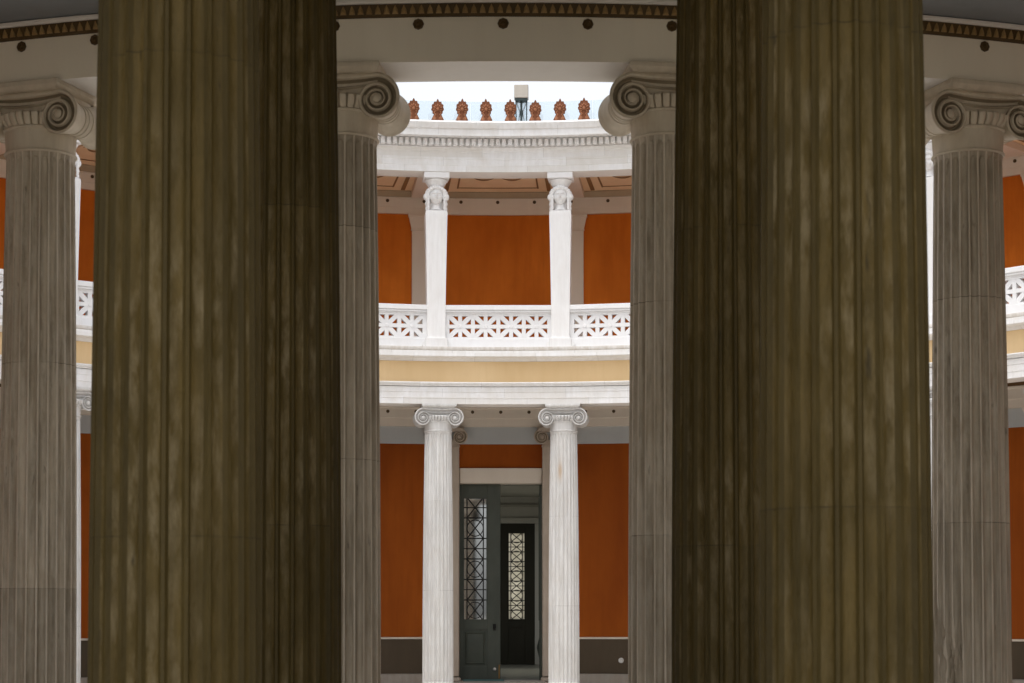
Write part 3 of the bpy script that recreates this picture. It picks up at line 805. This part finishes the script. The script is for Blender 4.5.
BALLAB = {-48: 'pierced white balustrade beside the leftmost near column', -36: 'pierced white balustrade hidden behind the left dark column', -24: 'pierced white balustrade behind the left dark column pair',
          -12: 'pierced white balustrade left of the left full caryatid', 0: 'pierced white balustrade between the two full caryatids, above the door',
          12: 'pierced white balustrade right of the right full caryatid', 24: 'pierced white balustrade behind the right dark column pair',
          36: 'pierced white balustrade hidden behind the right dark column', 48: 'pierced white balustrade at the right edge of the picture'}
for i, a in enumerate(sorted(BALLAB)):
    o = bl if i == 0 else copy_tree(bl)
    o.location = pol(a + UO, 9.945, ZG); o.rotation_euler = (0, 0, -R_(a + UO)); o['label'] = BALLAB[a]; o['group'] = 'pierced balustrades along the gallery'

# ------------------------------------------------------------------ antefixes, glass parapet and lamp on the roof edge
def antefix_outline(n=44):
    """palmette silhouette: waisted foot, ring of lobes, pointed tip"""
    out = []
    for i in range(n + 1):
        a = -PI * .80 + PI * 1.60 * i / n                   # from lower left over the top to lower right
        lobe = .017 * abs(math.cos(5.5 * a)) - .008
        r = .086 + lobe + (.022 * math.exp(-(a / .16) ** 2))
        out.append((r * .96 * math.sin(a), .195 + r * 1.16 * math.cos(a)))
    return [(-.088, 0), (-.088, .03), (-.078, .05), (-.062, .085)] + out + [(.062, .085), (.078, .05), (.088, .03), (.088, 0)]
af = thing('antefix', 'x', 'antefix')
mb = MB(); o2 = antefix_outline()
mb.loft([[(x, -.020, z) for x, z in o2], [(x * 1.0, .035, z) for x, z in o2]], 0, False, True)
mb.build('plate', M['terra_dark'], af)
mb = MB()
for k in range(9):                                          # leaves fanning from a small heart
    b = R_(-128 + 32 * k); L = .078 if k % 2 == 0 else .072; wd = .0125
    ax, az = math.sin(b), math.cos(b); px, pz = az, -ax; c0 = (0, .178)
    def q(u, v, y): return (c0[0] + ax * u + px * v, y, c0[1] + (az * u + pz * v) * 1.12)
    mb.add([q(.016, 0, -.03), q(L * .72, wd, -.022), q(L, 0, -.021), q(L * .72, -wd, -.022), q(L * .62, 0, -.042)],
           [[0, 1, 4], [1, 2, 4], [2, 3, 4], [3, 0, 4]], 0)
mb.lathe([(.0005, .030), (.016, .026), (.024, .012), (.026, -.004)], 16, 0, Matrix.Translation((0, -.021, .178)) @ Matrix.Rotation(PI / 2, 4, 'X'))
for s in (-1, 1):
    mb.lathe([(.0005, .014), (.02, .011), (.028, .002), (.028, -.01)], 14, 0, Matrix.Translation((s * .045, -.021, .045)) @ Matrix.Rotation(PI / 2, 4, 'X'))
    mb.tube([(s * .05, -.022, .07), (s * .028, -.026, .10), (s * .05, -.024, .125)], .010, 6)
mb.build('palmette', M['terra'], af)
ANT = [(i + .5) * 2.45 - .24 for i in range(-14, 14)]
words = {-6: 'half hidden by the left near volute', -5: 'leftmost fully seen', -4: 'second from the left', -3: 'third from the left', -2: 'fourth from the left', -1: 'just left of the roof lamp',
         0: 'just right of the roof lamp', 1: 'third from the right', 2: 'second from the right', 3: 'rightmost fully seen', 4: 'half hidden by the right near volute'}
lab = {1: 'just right of the roof lamp', 0: 'just left of the roof lamp', -1: 'second left of the roof lamp', -2: 'third left of the roof lamp', -3: 'second from the left volute',
       -4: 'nearest the left volute', 2: 'second right of the roof lamp', 3: 'third right of the roof lamp', 4: 'half behind the right volute', -5: 'hidden behind the left volute'}
for i, a in enumerate(ANT):
    o = af if i == 0 else copy_tree(af)
    o.location = pol(a, 9.40, 9.50); o.rotation_euler = (0, 0, -R_(a)); o.scale = (1.14 + random.uniform(-.04, .03), 1, 1.16 + random.uniform(-.04, .03)); o.rotation_euler[1] = R_(random.uniform(-2, 2))
    k = i - 14
    o['label'] = 'terracotta palmette antefix on the cornice, ' + lab[k] if k in lab else 'terracotta palmette antefix farther along the cornice, behind the columns'
    o['group'] = 'terracotta antefixes along the cornice'
gp = thing('glass_parapet', 'pale blue glass parapet on the roof behind the terracotta antefixes', 'parapet')
for k in range(-6, 7):
    a = k * 6
    mb = MB(); mb.sweep([(9.72, 9.535), (9.732, 9.535), (9.732, 9.925), (9.72, 9.925)], a - 2.985, a + 2.985, 1); mb.build('glass_pane', M['parapet_glass'], gp)
lp = thing('roof_lamp', 'beige boxed lamp on dark steel legs standing behind the antefixes', 'lamp', pol(2.02, 9.60, 9.52), -R_(2.02))
mb = MB(); mb.box(-.118, .118, -.10, .10, .42, .64, 0, None, .012); mb.build('housing', M['beige'], lp)
mb = MB(); mb.box(-.10, .10, -.085, .085, .375, .418, 0, None, .006); mb.box(-.018, .018, -.018, .018, 0, .374)
for s in (-1, 1):
    mb.tube([(s * .09, 0, .375), (s * .085, 0, .0)], .009, 8); mb.tube([(s * .085, 0, .37), (s * .02, 0, .20)], .011, 8); mb.tube([(s * .02, 0, .21), (s * .055, 0, .0)], .011, 8)
mb.box(-.11, .11, -.09, .09, -.012, .008); mb.build('legs', M['steel'], lp)
mb = MB()
for s in (-1, 1): mb.box(min(s * .028, s * .08), max(s * .028, s * .08), -.02, -.012, .02, .37)
mb.build('pane', M['parapet_glass'], lp)

# ------------------------------------------------------------------ entrance hall round the camera
HW, Y0, Y1 = 6.5, -27.5, -12.3
YR = -19.2                       # roof edge set for the light on the columns; the unseen forecourt is added
mb = MB(); mb.box(-HW, HW, Y0, -12.4, -.05, -.004); mb.add([(-HW, Y0, .001), (HW, Y0, .001), (HW, -13.31, .001), (-HW, -13.31, .001)], [[0, 1, 2, 3]]); struct('hall_floor', mb, M['hall_floor'])
mb = MB(); mb.box(-HW - .3, HW + .3, YR, -13.25, 5.29, 5.6); struct('hall_ceiling', mb, M['hall'])
hl = MB()
hl.box(-HW - .3, -HW, YR, -11.6, 0, 5.289); hl.box(HW, HW + .3, YR, -11.6, 0, 5.289)
struct('hall_walls', hl, M['hall'])
for sx in (-1, 1):
    mb = MB(); mb.box(sx * 1.05 - .23, sx * 1.05 + .23, -16.8, -12.75, ZS + .001, 5.287)
    b = mb.build('hall_beam', M['hall']); b['kind'] = 'structure'
mb = MB(); mb.sweep([(12.79, ZS + .004), (13.25, ZS + .004), (13.25, 5.284), (12.79, 5.284)], NA, 360 - NA, 1.5)
struct('opening_header', mb, M['arch_in'])

# ------------------------------------------------------------------ light, sky, camera
SUN_EL, SUN_AZ = 72, 215      # azimuth clockwise from +y
w = bpy.data.worlds.new('World'); S.world = w; w.use_nodes = True
nt = w.node_tree; nt.nodes.clear()
out = nt.nodes.new('ShaderNodeOutputWorld'); bg = nt.nodes.new('ShaderNodeBackground')
sky = nt.nodes.new('ShaderNodeTexSky'); sky.sky_type = 'NISHITA'; sky.sun_disc = False
sky.sun_elevation = R_(SUN_EL); sky.sun_rotation = R_(SUN_AZ); sky.air_density = 1.0; sky.dust_density = 3.0
hs = nt.nodes.new('ShaderNodeHueSaturation'); hs.inputs['Saturation'].default_value = .18; hs.inputs['Value'].default_value = 1.85
nt.links.new(sky.outputs[0], hs.inputs['Color']); nt.links.new(hs.outputs[0], bg.inputs[0]); nt.links.new(bg.outputs[0], out.inputs[0])
bg.inputs[1].default_value = .15
sl = bpy.data.lights.new('sun', 'SUN'); sl.energy = 1.2; sl.angle = R_(25); sl.color = (1.0, .96, .90)
so = bpy.data.objects.new('sun', sl); COL.objects.link(so)
d = Vector((math.sin(R_(SUN_AZ)) * math.cos(R_(SUN_EL)), math.cos(R_(SUN_AZ)) * math.cos(R_(SUN_EL)), math.sin(R_(SUN_EL))))
so.rotation_euler = d.to_track_quat('Z', 'Y').to_euler()

cam = bpy.data.cameras.new('camera'); co = bpy.data.objects.new('camera', cam); COL.objects.link(co)
co.location = (-.037, -22.4, EYE); co.rotation_euler = (PI / 2 + R_(2.0), 0, 0)
cam.sensor_width = 36; cam.lens = 1937 * 1.0057 / 1024 * 36
cam.shift_x = 13.3 / 1024; cam.shift_y = (273.5 - 68) / 1024
cam.clip_start = .1; cam.clip_end = 3000
cam.dof.use_dof = True; cam.dof.focus_distance = 27; cam.dof.aperture_fstop = 9
S.camera = co
S.view_settings.view_transform = 'Standard'; S.view_settings.look = 'None'; S.view_settings.exposure = 0
S.cycles.max_bounces = 10; S.cycles.diffuse_bounces = 6; S.cycles.use_denoising = True
